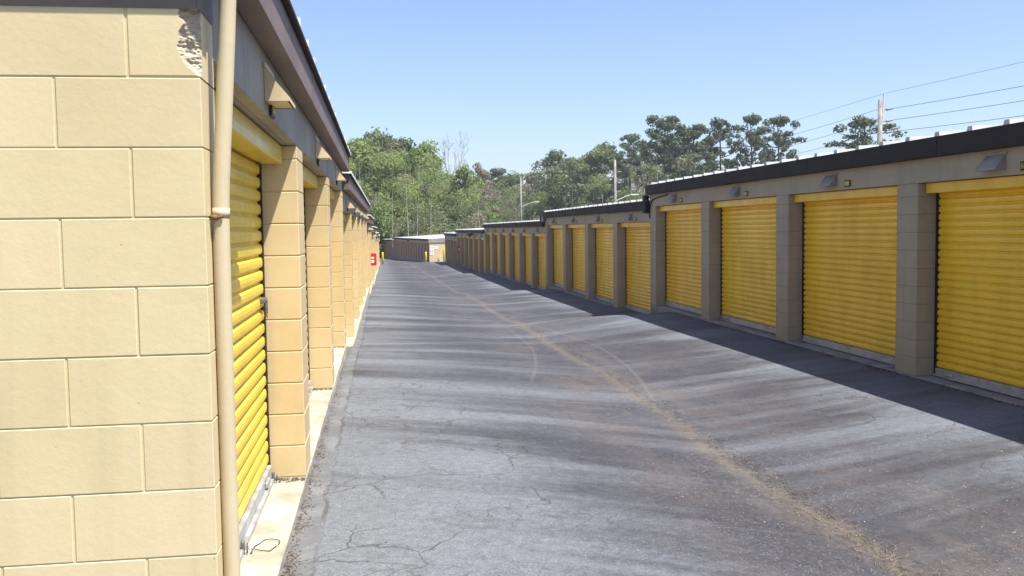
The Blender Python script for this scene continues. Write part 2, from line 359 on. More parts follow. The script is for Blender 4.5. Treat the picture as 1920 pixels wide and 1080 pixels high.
# ------------------------------------------------------------------ storage rows
# section coordinates: v = into the building, u = along the row, z up
class Row:
    def __init__(s, root, side, bay, pil, H, hd, fa, blockmat, headmat, fasmat, doormat, ventmat, sillmat, courses, recess=.22, detail=True):
        s.__dict__.update(locals()); s.cache = {}
        s.op = bay-pil
        s.k = 0
    def me(s, key, fn, mats, smooth=False):
        if key not in s.cache: s.cache[key] = fn().mesh(key[0] if isinstance(key, tuple) else key, mats, s.side, smooth)
        return s.cache[key]
    def pillar(s):
        b = MB(); z = -.0; cs = .2032
        if s.courses:
            z = s.courses - math.ceil(s.courses/cs)*cs if False else 0
            n = int(s.H/cs)+1; j = 0
            while z < s.H-.001:
                z1 = min(s.H, (j+1)*cs)
                b.cbox((0, .002, z+(.0015 if j else 0)), (s.recess+.10, s.pil-.002, z1-.0015), .0055)
                z = z1; j += 1
            b.box((.006, .008, 0), (s.recess+.09, s.pil-.008, s.H-.004), 0)
        else:
            b.cbox((0, 0, 0), (s.recess+.1, s.pil, s.H), .008)
        return b
    def curtain(s):
        b = MB(); z0 = .10; z1 = s.H-.10; p = .083; v0 = s.recess+.02; u0 = .05; u1 = s.op-.05
        prof = []; z = z0
        while z < z1:
            for (a, dv) in ((0, .006), (.06, .000), (.13, -.009), (.20, -.013), (.45, -.015), (.72, -.013), (.80, -.009), (.88, .000), (.94, .006)):
                prof.append((v0+dv, z+a*p))
            z += p
        V = []
        for (v, z) in prof: V += [(v, u0, z), (v, u1, z)]
        n = len(prof); V += [(v0+.03, u0, prof[0][1]), (v0+.03, u1, prof[0][1]), (v0+.03, u0, prof[-1][1]), (v0+.03, u1, prof[-1][1])]
        F = [(2*i, 2*i+1, 2*i+3, 2*i+2) for i in range(n-1)]
        F += [(0, 1, 2*n+1, 2*n), (2*n-2, 2*n-1, 2*n+3, 2*n+2), (2*n, 2*n+1, 2*n+3, 2*n+2)]
        F += [tuple([2*i for i in range(n)]+[2*n+2, 2*n]), tuple([2*i+1 for i in range(n)]+[2*n+3, 2*n+1])]
        b.add(V, F); return b
    def hood(s):
        b = MB(); b.cbox((s.recess-.13, .006, s.H-.118), (s.recess+.0, s.op-.006, s.H-.005), .006); return b
    def bar(s):
        b = MB(); r = s.recess
        b.cbox((r-.012, .05, .014), (r+.03, s.op-.05, .098), .004); b.box((r-.035, .05, .012), (r-.0125, s.op-.05, .03))
        for u in (.3, s.op-.4): b.cbox((r-.03, u, .04), (r-.0125, u+.13, .075), .003)
        return b
    def guide(s):
        b = MB(); b.box((s.recess+.0, .003, 0), (s.recess+.05, .048, s.H-.125)); return b
    def vent(s):
        b = MB(); w = .30; h = .15; d = .112
        V = [(-.002, 0, h), (-.002, w, h), (-.002, 0, 0), (-.002, w, 0), (-d, 0, .0), (-d, w, .0), (-d, 0, .018), (-d, w, .018)]
        b.add(V, [(0,1,7,6), (6,7,5,4), (0,6,4,2), (1,3,5,7), (0,2,3,1)])
        t = .012
        b.add([(-.004,t,.004),(-.004,w-t,.004),(-d+t,t,.004),(-d+t,w-t,.004)], [(0,1,3,2)], 0)
        b.box((-.012, -.03, h), (-.003, w+.03, h+.02)); return b
    def plaque(s, u=0):
        b = MB(); b.cbox((-.014, 0, 0), (-.002, .15, .085), .003); return b
    def section(s, x0, y0, zb, n, rz=0., depth=9., fpro=.10, start=0., last=True, sill_pro=.0, ends=None, vents=True, far=False):
        """n bays, each opening then pillar"""
        root = s.root; L = n*s.bay; zf = s.H+s.hd; zt = zf+s.fa; k = s.k; s.k += 1; loc = (x0, y0, zb)
        ra = s.recess+.105
        # wall: header over the openings, and the block mass behind the doors
        b = MB()
        if s.side < 0 and s.courses:
            u = 0.; j = 0
            while u < L-.01:
                u1 = min(L, u+.2032)
                b.cbox((0, u+.0015, s.H+.0), (.06, u1-.0015, zt-.03), .004); u = u1; j += 1
            b.box((.062, 0, s.H+.001), (ra, L, zt-.03))
            b.box((.006, 0, s.H+.004), (.0615, L, zt-.04))
        else: b.box((0, 0, s.H), (ra, L, zt-.03))
        o = link('header_beam', b.mesh('header_beam', s.headmat, s.side), root, loc, rz)
        b = MB(); b.box((ra+.002, 0, -.6), (depth, L, zt-.03))
        link('wall', b.mesh('wall', s.blockmat, s.side), root, loc, rz)
        # fascia
        b = MB(); b.cbox((-fpro, -.012, zf), (-.003, L+.03, zt-.004), .004)
        ft = .018
        nj = int(L/3.05)+1
        for i in range(1, nj): b.box((-fpro-.004, i*3.05, zf+.004), (-fpro+.001, i*3.05+.05, zt-.006))
        link('fascia', b.mesh('fascia', s.fasmat, s.side), root, loc, rz)
        # ribbed roof sheet, rising away from the lane
        b = MB(); sl = .045; ov = .03 if s.side < 0 else -.02; v0 = -fpro-ov; v1 = depth+.15; zt -= .004
        pr = []; u = -.06
        while u < L+.04:
            pr += [(u, 0), (u+.235, 0), (u+.24, .046), (u+.31, .046), (u+.33, 0)]
            u += .61 if False else .56
        pr = [(min(a, L+.06), h) for a, h in pr]
        V = []
        for (a, h) in pr: V += [(v0, a, zt+.002+h), (v1, a, zt+.002+h+sl*(v1-v0)), (v0, a, zt-.003), (v1, a, zt-.003+sl*(v1-v0))]
        F = []
        for i in range(len(pr)-1):
            if pr[i+1][0]-pr[i][0] < 1e-5: continue
            q = 4*i; F += [(q, q+1, q+5, q+4), (q+2, q+6, q+7, q+3), (q, q+4, q+6, q+2), (q+1, q+3, q+7, q+5)]
        b.add(V, F); link('roof', b.mesh('roof', M['roof'], s.side), root, loc, rz)
        if s.side < 0:
            zt += .004; b = MB(); b.cbox((-fpro-.032, -.012, zt-.03), (-fpro-.0045, L+.03, zt-.005), .003); link('drip_edge', b.mesh('drip_edge', M['fascia_right'], s.side), root, loc, rz)
        # sill
        b = MB(); b.cbox((-sill_pro-.004, -.0, -.6), (ra-.001, L, -.001), .01)
        link('concrete_sill', b.mesh('concrete_sill', s.sillmat, s.side), root, loc, rz)
        c, sn = math.cos(rz), math.sin(rz)
        def at(u, z=0.): return (x0 - sn*u, y0 + c*u, zb+z)
        for i in range(n):
            u = i*s.bay
            link('pillar', s.me('pillar', s.pillar, s.blockmat), root, at(u+s.op), rz)
            d = link('roll_up_door', s.me('roll_up_door', s.curtain, s.doormat), root, at(u), rz)
            link('door_hood', s.me('door_hood', s.hood, s.doormat), d)
            link('bottom_bar', s.me('bottom_bar', s.bar, M['steel']), d)
            for e in (0, 1):
                link('side_guide', s.me('side_guide', s.guide, M['dark']), d, (0, 0 if e == 0 else s.op-.051, 0))
            if vents:
                vu = 1.45 if s.side > 0 else 1.33
                link('vent_hood', s.me('vent_hood', s.vent, s.ventmat), root, at(u+vu, s.H+.055), rz)
                pl = link('number_plaque', s.me('number_plaque', s.plaque, M['plaque']), root, at(u+(1.08 if s.side > 0 else 1.50), s.H+(.03 if s.side > 0 else .008)), rz)
                bb = MB(); bb.box((-.0165, .018, .016), (-.0142, .132, .069))
                if not (s.side > 0 and k == 0 and i == 2):
                    link('number_panel', s.me('number_panel', lambda bb=bb: bb, M['plaque_y']), pl)
        return

ry = empty('storage_row', (6.0, 8, -1.74), 'long stepped taupe storage building with closed yellow doors along the right of the lane', 'storage building')
ry.location = (0, 0, 0)
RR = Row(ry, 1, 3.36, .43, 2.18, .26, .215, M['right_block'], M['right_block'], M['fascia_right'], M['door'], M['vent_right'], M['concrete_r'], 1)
Y = 20.27-3.36*6
RR.section(5.97, Y, -1.735, 6); Y = 20.27
for zb, n in ((-2.07, 4), (-2.385, 6), (-2.70, 6), (-2.99, 4)):
    RR.section(5.97, Y+.012, zb, n); Y += n*3.36+.0

ly = empty('storage_row', (0, 0, 0), 'long stepped cream block storage building with sunlit pillars along the left of the lane', 'storage building')
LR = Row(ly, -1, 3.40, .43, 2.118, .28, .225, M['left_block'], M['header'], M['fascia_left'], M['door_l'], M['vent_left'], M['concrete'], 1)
LR.section(-.51, 3.09, -1.575, 3, depth=8.)
Y = 13.29; X = -.51; a = .0050
for zb, n in ((-1.825, 5), (-2.15, 3), (-2.48, 5), (-2.80, 4), (-3.05, 5)):
    LR.section(X, Y+.012, zb, n, rz=-a, depth=8., sill_pro=.03); X += a*n*3.4; Y += n*3.4

# end wall of the left row: cream blocks facing the camera
EW = 2.86; zc = -1.579; ch = .2032
b = MB()
for r in range(12):
    z0 = zc+r*ch; z1 = z0+ch
    if r == 11: z1 = .832
    x = -.51; half = (r % 2 == 0)   # course r=10 (top) ends in a half block
    first = True; i = 0
    while x > -8.5:
        w = ch if (first and half) else 2*ch
        x1 = x-w
        if not (r == 10 and first):
            dep = .226
            b.cbox((x1+.003, EW+random.uniform(-.0008, .0008), z0+.0017), (x-(.0 if first else .003), EW+dep, z1-.0017), .0024, random.choice((0, 0, 1, 2)))
        x = x1; first = False; i += 1
b.box((-8.5, EW+.0034, zc-.3), (-.5142, EW+.224, zc+10*ch+.0035)); b.box((-8.5, EW+.0034, zc+10*ch+.0036), (-.709, EW+.224, .83)); b.box((-.7089, EW+.0034, zc+11*ch-.003), (-.5142, EW+.0695, .83)); b.box((-.721, EW+.07, zc+10*ch+.0021), (-.56, EW+.2245, .83))
link('end_wall', b.mesh('end_wall', [M['end_block'], M['end_block_b'], M['end_block_c']]), ly)
# the broken corner block: one chipped surface
from mathutils import noise as mn
n = 90; x1, x0 = -.51, -.51-ch+.003; z0, z1 = zc+10*ch+.0022, zc+11*ch-.0022
bound = [(1., .73), (.86, .71), (.78, .78), (.62, .74), (.45, .70), (.3, .75), (.15, .82), (.06, .93), (0., 1.)]   # (height, start of the break)
def bx(h):
    for (ha, xa), (hb, xb) in zip(bound, bound[1:]):
        if h >= hb: return xb+(xa-xb)*(h-hb)/max(1e-6, ha-hb)
    return 1.
V = []; nf = []
for j in range(n+1):
    for i in range(n+1):
        fx = i/n; fz = j/n; px = x0+(x1-x0)*fx; pz = z0+(z1-z0)*fz
        e = bx(fz)+.05*mn.noise(Vector((fz*7, 3, fx*2)))+.02*mn.noise(Vector((fz*31, 9, 0)))
        d = max(0, (fx-e))*ch
        dep = 0.; 
        if d > 0:
            nn = mn.noise(Vector((px*38, pz*55, 1.3)))*.011+mn.noise(Vector((px*110, pz*150, 5)))*.0055
            dep = min(.008, d*1.4)+d*.45+nn*min(1, d*60)
            dep = max(.001, dep)
        else:
            ed = min(fx*ch, (1-fz)*ch, fz*ch); dep = max(0, .003-ed)
        V.append((px, EW+dep, pz))
F = []; mi = []
for j in range(n):
    for i in range(n):
        q = j*(n+1)+i; F.append((q, q+1, q+n+2, q+n+1))
        fx = (i+.5)/n; fz = (j+.5)/n
        mi.append(1 if fx > bx(fz)+.05*mn.noise(Vector((fz*7, 3, fx*2)))+.02*mn.noise(Vector((fz*31, 9, 0))) else 0)
b = MB(); b.add(V, F)
b.mi = mi
m0 = len(V); sv = [(V[j*(n+1)+n]) for j in range(n+1)]
b.add([p for p in sv]+[(x1, EW+.226, p[2]) for p in sv], [(j, j+1, n+2+j, n+1+j) for j in range(n)], 0)
b.add([V[n*(n+1)+i] for i in range(n+1)]+[(V[n*(n+1)+i][0], EW+.226, z1) for i in range(n+1)], [(i, i+1, n+2+i, n+1+i) for i in range(n)], 0)
tag(link('broken_block', b.mesh('broken_block', [M['end_block'], M['broken']]), ly), 'broken corner block with rough pale concrete showing')
# dark strip on wall top and corner, standing in for the overhang's shade
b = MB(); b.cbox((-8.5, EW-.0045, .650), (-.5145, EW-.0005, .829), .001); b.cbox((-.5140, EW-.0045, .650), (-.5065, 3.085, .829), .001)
link('flashing', b.mesh('flashing', M['shade_band']), ly)
# rake trim over the end wall
b = MB(); b.cbox((-8.5, EW-.075, .835), (-.40, EW-.002, 1.05), .004); b.box((-8.5, EW, .833), (-.53, EW+.226, 1.05))
link('rake_trim', b.mesh('rake_trim', M['fascia_left']), ly)
b = MB(); b.cbox((-.608, EW-.064, .824), (-.412, 3.075, 1.046), .004)
link('fascia_return', b.mesh('fascia_return', M['fascia_left']), ly)
b = MB(); b.add([(-.365, EW-.10, 1.052), (-.365, 3.07, 1.052), (-8.6, 3.07, 1.42), (-8.6, EW-.10, 1.42), (-.365, EW-.10, 1.066), (-.365, 3.07, 1.066), (-8.6, 3.07, 1.434), (-8.6, EW-.10, 1.434)],
    [(0,1,2,3), (4,5,6,7), (0,1,5,4), (1,2,6,5), (2,3,7,6), (3,0,4,7)])
link('roof', b.mesh('roof', M['roof']), ly)
b = MB(); b.cbox((-.9, EW-.0, -2.2), (-.506, 3.095, -1.581), .01); link('concrete_sill', b.mesh('concrete_sill', M['concrete']), ly)

# downpipe at the corner
pp = [(-.437, 2.96, .84), (-.441, 2.96, .695), (-.460, 2.96, .40), (-.474, 2.96, .20), (-.481, 2.96, .053), (-.483, 2.96, -.2), (-.4835, 2.96, -.5), (-.484, 2.96, -.95), (-.484, 2.96, -1.3), (-.483, 2.96, -1.579)]
def smooth(pts, k=4):
    out = []
    P = [Vector(p) for p in pts]
    for i in range(len(P)-1):
        p0 = P[max(i-1, 0)]; p1 = P[i]; p2 = P[i+1]; p3 = P[min(i+2, len(P)-1)]
        for j in range(k):
            t = j/k; out.append(.5*((2*p1)+(-p0+p2)*t+(2*p0-5*p1+4*p2-p3)*t*t+(-p0+3*p1-3*p2+p3)*t**3))
    out.append(P[-1]); return out
b = MB(); b.tube(smooth(pp, 6), .0252, 28)
dp = link('drain_pipe', b.mesh('drain_pipe', M['pipe'], smooth=True), ly)
b = MB(); b.tube([(-.508, 2.935, .046), (-.488, 2.925, .046)], .0085, 10); b.tube([(-.505, 2.932, .046), (-.470, 2.928, .048)], .0045, 8)
link('pipe_bolt', b.mesh('pipe_bolt', M['rust'], smooth=True), dp)
b = MB(); b.tube([(-.480, 2.96, .075), (-.4812, 2.96, .045)], .0262, 28); link('pipe_collar', b.mesh('pipe_collar', M['pipe'], smooth=True), dp)
# slide latch and hasps on the first left door
d0 = [o for o in ly.children if o.name.startswith('roll_up_door')][0]
b = MB(); r = LR.recess
b.cbox((-(r+.012), 2.74, 1.14), (-(r-.02), 2.88, 1.17), .003); b.cbox((-(r-.015), 2.80, 1.10), (-(r-.03), 2.835, 1.16), .003)
b.tube([(-(r-.025), 2.80, 1.11), (-(r-.025), 2.795, 1.07), (-(r-.025), 2.815, 1.05), (-(r-.025), 2.835, 1.07), (-(r-.025), 2.83, 1.11)], .004, 8)
link('latch', b.mesh('latch', M['dark_steel']), d0)
for u in (1.52, 2.83):
    b = MB(); b.cbox((-(r-.02), u, .02), (-(r-.038), u+.02, .07), .002)
    b.tube([(-(r-.05), u+.015+  .014*math.cos(t), .03+.022*math.sin(t)) for t in np.linspace(0, 6.28, 12)], .0035, 6, cap=False)
    b.tube([(-(r-.07), u+.02+.012*math.cos(t), .014+.01*math.sin(t)) for t in np.linspace(0, 6.28, 10)], .0032, 6, cap=False)
    link('hasp', b.mesh('hasp', M['dark_steel'], smooth=True), d0)
b = MB(); b.tube([(-.60+.055*math.cos(t)+.01*math.sin(3*t), 4.73+.09*math.sin(t), -1.570+.003*math.sin(2*t)) for t in np.linspace(0, 6.1, 36)], .0022, 6)
tag(link('wire_loop', b.mesh('wire_loop', M['dark'], smooth=True)), 'thin loop of wire lying on the pale sill below the first left door', 'wire loop')

# digits on the nearest right plaque
def text_mesh(txt, size, ext=.002):
    cu = bpy.data.curves.new('digits', 'FONT'); cu.body = txt; cu.size = size; cu.extrude = ext; cu.align_x = 'CENTER'; cu.align_y = 'CENTER'
    o = bpy.data.objects.new('tmp', cu); COL.objects.link(o); dg = bpy.context.evaluated_depsgraph_get(); dg.update()
    me = bpy.data.meshes.new_from_object(o.evaluated_get(dg)); bpy.data.objects.remove(o); me.name = 'digits'; return me
pls = [o for o in ry.children if o.name.startswith('number_plaque')]
pn = pls[2]
dm = text_mesh('601', .082); dm.materials.append(M['plaque_y'])
o = link('digits', dm, pn, (-.017, .075, .043)); o.rotation_euler = (math.pi/2, 0, -math.pi/2)

# section-end details on the right row: elbows, cable, floodlight
def part(name, b, m, parent, smooth=False): return link(name, b.mesh(name, m, smooth=smooth), parent)
b = MB(); b.tube(smooth([(5.955, 18.9, .66), (5.955, 19.9, .60), (5.955, 20.2, .45), (5.955, 20.24, .2)], 5), .012, 8); part('cable', b, M['dark'], ry, True)
b = MB(); b.cbox((5.86, 20.31, .30), (5.965, 20.5, .70), .01); part('gutter_end', b, M['fascia_right'], ry)
b = MB(); b.cbox((5.84, 33.5, .22), (5.955, 33.72, .42), .02); part('downspout_elbow', b, M['vent_right'], ry)
b = MB(); b.cbox((5.85, 33.9, .12), (5.965, 34.1, .46), .01); part('gutter_end', b, M['fascia_right'], ry)
for (yy, zz) in ((60.3, -.36),):
    b = MB(); b.cbox((5.62, yy, zz-.12), (5.86, yy+.4, zz+.16), .03); b.tube([(5.86, yy+.2, zz), (5.965, yy+.2, zz)], .03, 8); part('floodlight', b, M['dark'], ry)
b = MB(); b.cbox((5.8, 53.2, -.66), (5.9, 53.4, -.5), .03); b.tube([(5.9, 53.3, -.58), (5.965, 53.3, -.58)], .02, 8); part('wall_lamp', b, M['lamp'], ry)

# red cabinets
def cabinet(loc, side, label, cat='fire cabinet', s=1.):
    root = empty('fire_extinguisher_cabinet', loc, label, cat)
    b = MB(); b.cbox((0, 0, -.24), (side*.21, .32, .24), .01); link('body', b.mesh('body', M['red']), root)
    for z0, z1 in ((.03, .10), (-.13, -.02)):
        b = MB(); b.box((side*.025, -.004, z0), (side*.13, -.0005, z1)); link('label_panel', b.mesh('label_panel', M['white']), root)
    b = MB(); b.cbox((side*.2105, .02, -.2), (side*.222, .30, .2), .004); link('door', b.mesh('door', M['red']), root)
cabinet((-.395, 36.9, -1.13), 1, 'red fire extinguisher cabinet with white stickers on a sunlit cream pillar of the left row')
cabinet((5.955, 70.6, -1.50), -1, 'dark red fire extinguisher cabinet in shade on the right row of units')

# ------------------------------------------------------------------ far building across the end of the lane
fr = empty('storage_building', (0, 0, 0), 'low brown storage building beyond the lane end with white roof and sunlit cream end wall', 'storage building')
FR = Row(fr, 1, 2.1, .34, 2.15, .22, .22, M['far_block'], M['far_block'], M['fascia_right'], M['door_tan'], M['vent_right'], M['concrete_r'], 0)
ang = math.radians(6.8)
FX, FY, FZ = 5.35, 104.6, -3.62
def fat(v, u, z=0): c, s_ = math.cos(ang), math.sin(ang); return (FX+c*v-s_*u, FY+s_*v+c*u, FZ+z)
FR.section(FX, FY, FZ, 14, rz=ang, depth=10, vents=False)
p = fat(0, 14*2.1+.02); FR.section(p[0], p[1], FZ-.35, 10, rz=ang, depth=10, vents=False)
b = MB(); b.box((.0, -.22, -.5), (9.99, -.003, 2.18)); o = link('end_wall', b.mesh('end_wall', M['left_block']), fr, (FX, FY, FZ), ang)
b = MB(); b.box((-.1, -.3, 2.183), (10, -.005, 2.585)); b.add([(0,-.28,2.586),(10,-.28,2.586),(10,-.28,3.03),(0,-.0,2.586),(10,-.0,2.586),(10,-.0,3.03)], [(0,1,2),(3,4,5),(0,2,5,3),(0,1,4,3),(1,2,5,4)])
link('end_fascia', b.mesh('end_fascia', M['vent_right']), fr, (FX, FY, FZ), ang)
b = MB(); b.tube([(3.2, 6, 2.75), (3.2, 6, 3.15)], .15, 10); link('roof_vent', b.mesh('roof_vent', M['roof']), fr, (FX+.5, FY+10, FZ+.1), ang)
b = MB(); b.cbox((-.35, 14.2, 2.2), (-.08, 14.5, 2.45), .02); link('floodlight', b.mesh('floodlight', M['dark']), fr, (FX, FY, FZ), ang)
def wsign(v, z, w, h, label, rows):
    rt = empty('wall_sign', fat(v, -.235, z), label, 'sign'); rt.rotation_euler = (0, 0, ang)
    b = MB(); b.cbox((0, -.01, 0), (w, .012, h), .003); link('panel', b.mesh('panel', M['white']), rt)
    for (a, zz, c, hh) in rows:
        b = MB(); b.box((a, -.0135, zz), (a+c, -.0105, zz+hh)); link('lettering', b.mesh('lettering', M['ink']), rt)
wsign(.10, 1.28, .36, .50, 'upper tall white sign at the left edge of the far sunlit end wall', [(.08, .36, .2, .03), (.1, .2, .16, .03)])
wsign(.10, .80, .36, .42, 'lower white notice under the tall sign on the far sunlit end wall', [(.05, .35, .26, .04), (.12, .16, .12, .09)])
wsign(.54, 1.44, .38, .30, 'small white sign to the right of the taller signs on the far end wall', [(.06, .2, .24, .03)])
b = MB(); b.tube([(0,0,0), (0,0,.28)], .05, 8); b.tube([(-.1,0,.14), (.14,0,.2)], .06, 8); b.tube([(0,0,.24), (-.07,0,.5)], .03, 8)
o = tag(link('standpipe', b.mesh('standpipe', M['rust'])), 'small dark standpipe at the foot of the far sunlit end wall', 'pipe'); o.location = fat(.95, -.45, .02)

# bollards
def bollard(x, y, h, label):
    b = MB(); z = gz(x, y)
    rs = [.0, .09, .105, .105, .095, .06, .0]; zs = [0, 0, 0.005, h-.07, h-.03, h-.005, h]
    b.tube([(0, 0, -.3), (0, 0, h-.07), (0, 0, h-.03), (0, 0, h-.005), (0, 0, h)], [.105, .105, .095, .065, .01], 14)
    o = tag(link('bollard', b.mesh('bollard', M['bollard'], smooth=True), None, (x, y, z)), label, 'bollard', 'yellow bollards at the lane end')
bollard(.16, 89.2, 1.15, 'yellow bollard beyond the far end of the left row of units')
bollard(4.83, 101.6, 1.2, 'yellow bollard at the left corner of the far sunlit end wall')
bollard(6.85, 102.3, 1.6, 'tall yellow post against the right side of the far sunlit end wall')

# ------------------------------------------------------------------ poles and wires
def pole(name, x, y, top, label, r=.14, lamp=None, cross=(), tip=0):
    z0 = gz(x, y)-.4; rt = empty(name, (x, y, z0), label, 'utility pole', 'utility poles along the road behind the right row')
    b = MB(); b.tube([(0,0,0), (0,0,(top-z0)*.5), (0,0,top-z0)], [r*1.25, r*1.05, r*.8], 12); link('pole', b.mesh('pole', M['wood'], smooth=True), rt)
    if tip: b = MB(); b.tube([(.2,0,top-z0-1.2), (.25,0,top-z0+tip)], .05, 8); link('top_rod', b.mesh('top_rod', M['lamp']), rt)
    for z in cross:
        b = MB(); b.tube([(0,0,z-z0), (.5,0,z-z0+.12)], .035, 6); b.tube([(.45,0,z-z0+.06), (.9,0,z-z0+.14)], [.09, .05], 8)
        link('insulator', b.mesh('insulator', M['wood']), rt)
    if lamp:
        (dx, dz, L) = lamp
        b = MB(); b.tube(smooth([(0,0,dz-z0-.9), (L*.45,0,dz-z0-.3), (L*.8,0,dz-z0)], 4), .05, 8); link('lamp_arm', b.mesh('lamp_arm', M['lamp'], smooth=True), rt)
        b = MB(); b.cbox((L*.75,-.16,dz-z0-.05), (L*1.15,.16,dz-z0+.1), .04); link('lamp_head', b.mesh('lamp_head', M['lamp']), rt)
PX = 33.
pole('utility_pole', 32.5, 57.6, 8.05, 'tall grey utility pole carrying wires above the right roof', .17, None, (7.36, 6.6, 5.86), .4)
pole('utility_pole', 32.7, 128, 9.4, 'pale utility pole with street lamp arm standing above the nearer part of the right row', .2, (1, 4.5, 2.9), (7.6, 6.1, 4.9))
pole('utility_pole', 26.3, 174, 9.6, 'slim far utility pole with lamp arm, above the middle of the right row', .17, (1, 4.9, 3.0), (6.6,))
pole('utility_pole', 38.0, 208, 5.5, 'farthest lamp pole, its lamp just above the right roofs before the trees', .14, (1, 4.75, 3.0), ())
def wire(a, c, sag, label, r=.022):
    a = Vector(a); c = Vector(c); pts = []
    for i in range(25):
        t = i/24; p = a.lerp(c, t); p.z -= sag*4*t*(1-t); pts.append(p)
    b = MB(); b.tube(pts, r, 5)
    tag(link('power_line', b.mesh('power_line', M['wire'])), label, 'wire', 'power lines over the right row')
wires = [
         ((32.75,57.6,8.45), (34,-20,8.45), 0.46, 'topmost thin wire rising right from the top of the tall pole', .010),
         ((33.4,57.6,7.5), (34,-20,7.5), 0.8, 'upper of three wires rising right from the tall pole', .015),
         ((33.4,57.6,6.75), (34,-20,6.75), 0.83, 'middle of three wires rising right from the tall pole', .015),
         ((33.4,57.6,6.0), (34,-20,6.0), 0.88, 'lowest of the wires running right from the tall pole', .015),
         ((32.75,57.6,8.45), (33,128,8.45), 0.32, 'topmost thin wire running left from the top of the tall pole', .010),
         ((32.6,57.6,7.5), (33,128,7.5), 0.6, 'upper wire running left from the tall pole to the pines', .013),
         ((32.6,57.6,6.75), (33,128,6.75), 0.73, 'middle wire running left from the tall pole to the pines', .013),
         ((32.6,57.6,6.0), (33,128,6.0), 0.75, 'lowest wire running left from the tall pole just over the roof', .013),]
for w_ in wires: wire(*w_)

# ------------------------------------------------------------------ trees
def leafquads(P, size, out=None, squash=.6):
    """arrays of small leaf faces at points P"""
    n = len(P); a = rng.normal(size=(n, 3)); a /= np.linalg.norm(a, axis=1)[:, None]
    if out is not None: a = a*.8+out*.9; a /= np.linalg.norm(a, axis=1)[:, None]
    r = rng.normal(size=(n, 3)); u = np.cross(a, r); u /= np.linalg.norm(u, axis=1)[:, None]; v = np.cross(a, u)
    s = size*rng.uniform(.5, 1.3, (n, 1)); u = u*s; v = v*s*squash
    V = np.stack([P-u, P+v*.9+u*.1, P+u, P-v], 1).reshape(-1, 3)
    return V
def leafmesh(name, Vs, mats, idx=None):
    V = np.concatenate(Vs); n = len(V)//4
    me = bpy.data.meshes.new(name); me.vertices.add(len(V)); me.vertices.foreach_set('co', V.astype(np.float32).ravel())
    me.loops.add(4*n); me.loops.foreach_set('vertex_index', np.arange(4*n, dtype=np.int32))
    me.polygons.add(n); me.polygons.foreach_set('loop_start', np.arange(0, 4*n, 4, dtype=np.int32)); me.polygons.foreach_set('loop_total', np.full(n, 4, np.int32))
    for m in mats: me.materials.append(m)
    if idx is not None: me.polygons.foreach_set('material_index', np.concatenate(idx).astype(np.int32))
    me.update(); me.validate(); return me
def clump(c, r, n, size):
    d = rng.normal(size=(n, 3)); d /= np.linalg.norm(d, axis=1)[:, None]
    rad = rng.uniform(.35, 1., (n, 1))**.5
    lump = 1+.25*np.sin(d[:, :1]*5+c[0])*np.cos(d[:, 2:]*4+c[1])
    return leafquads(np.array(c)+d*rad*lump*np.array(r), size, d)
def crown(h, w, base, nc=34, nl=150, size=.17, shape=1.):
    """irregular broadleaf crown between base and h, half width w"""
    Vs = []; cs = []
    for i in range(nc):
        t = rng.uniform(0, 1); z = base+(h-base)*t
        env = w*(math.sin(math.pi*min(1, (t*.86+.14)**shape)))**.6
        a = rng.uniform(0, 6.283); rr = env*rng.uniform(.25, .95)
        r = w*rng.uniform(.2, .36)
        c = (rr*math.cos(a), rr*math.sin(a), z-r*.4); cs.append((c, r))
        Vs.append(clump(c, (r, r, r*.72), int(nl*rng.uniform(.6, 1.3)), size))
    return Vs, cs
def limbs(b, h, cs, r0, base, zfrac=.9, n=12):
    lean = (rng.uniform(-.4, .4), rng.uniform(-.4, .4))
    trunk = [(lean[0]*t*t*1.5, lean[1]*t*t*1.5, h*zfrac*t) for t in np.linspace(0, 1, 8)]
    b.tube(trunk, [r0*(1.25-1.05*t) for t in np.linspace(0, 1, 8)], 8)
    for c, r in list(cs)[:n]:
        t = max(.15, min(.92, (c[2]-abs(c[0])*.5-abs(c[1])*.5)/(h*zfrac)))
        s = Vector((lean[0]*t*t*1.5, lean[1]*t*t*1.5, h*zfrac*t)); e = Vector(c)
        b.tube([s, s.lerp(e, .5)+Vector((0,0,-.1*r)), e], [r0*.35*(1.1-t), r0*.22*(1.1-t), .02], 5)
PROTO = {}
def make_tree(kind, key, h, w, base, leafm, **kw):
    Vs, cs = crown(h, w, base, **kw)
    b = MB(); limbs(b, h, cs, h*.016, base)
    PROTO[key] = (b.mesh('trunk', M['bark'] if kind != 'pale' else M['bark_pale'], smooth=True), leafmesh('crown', Vs, [M[leafm]]), h)
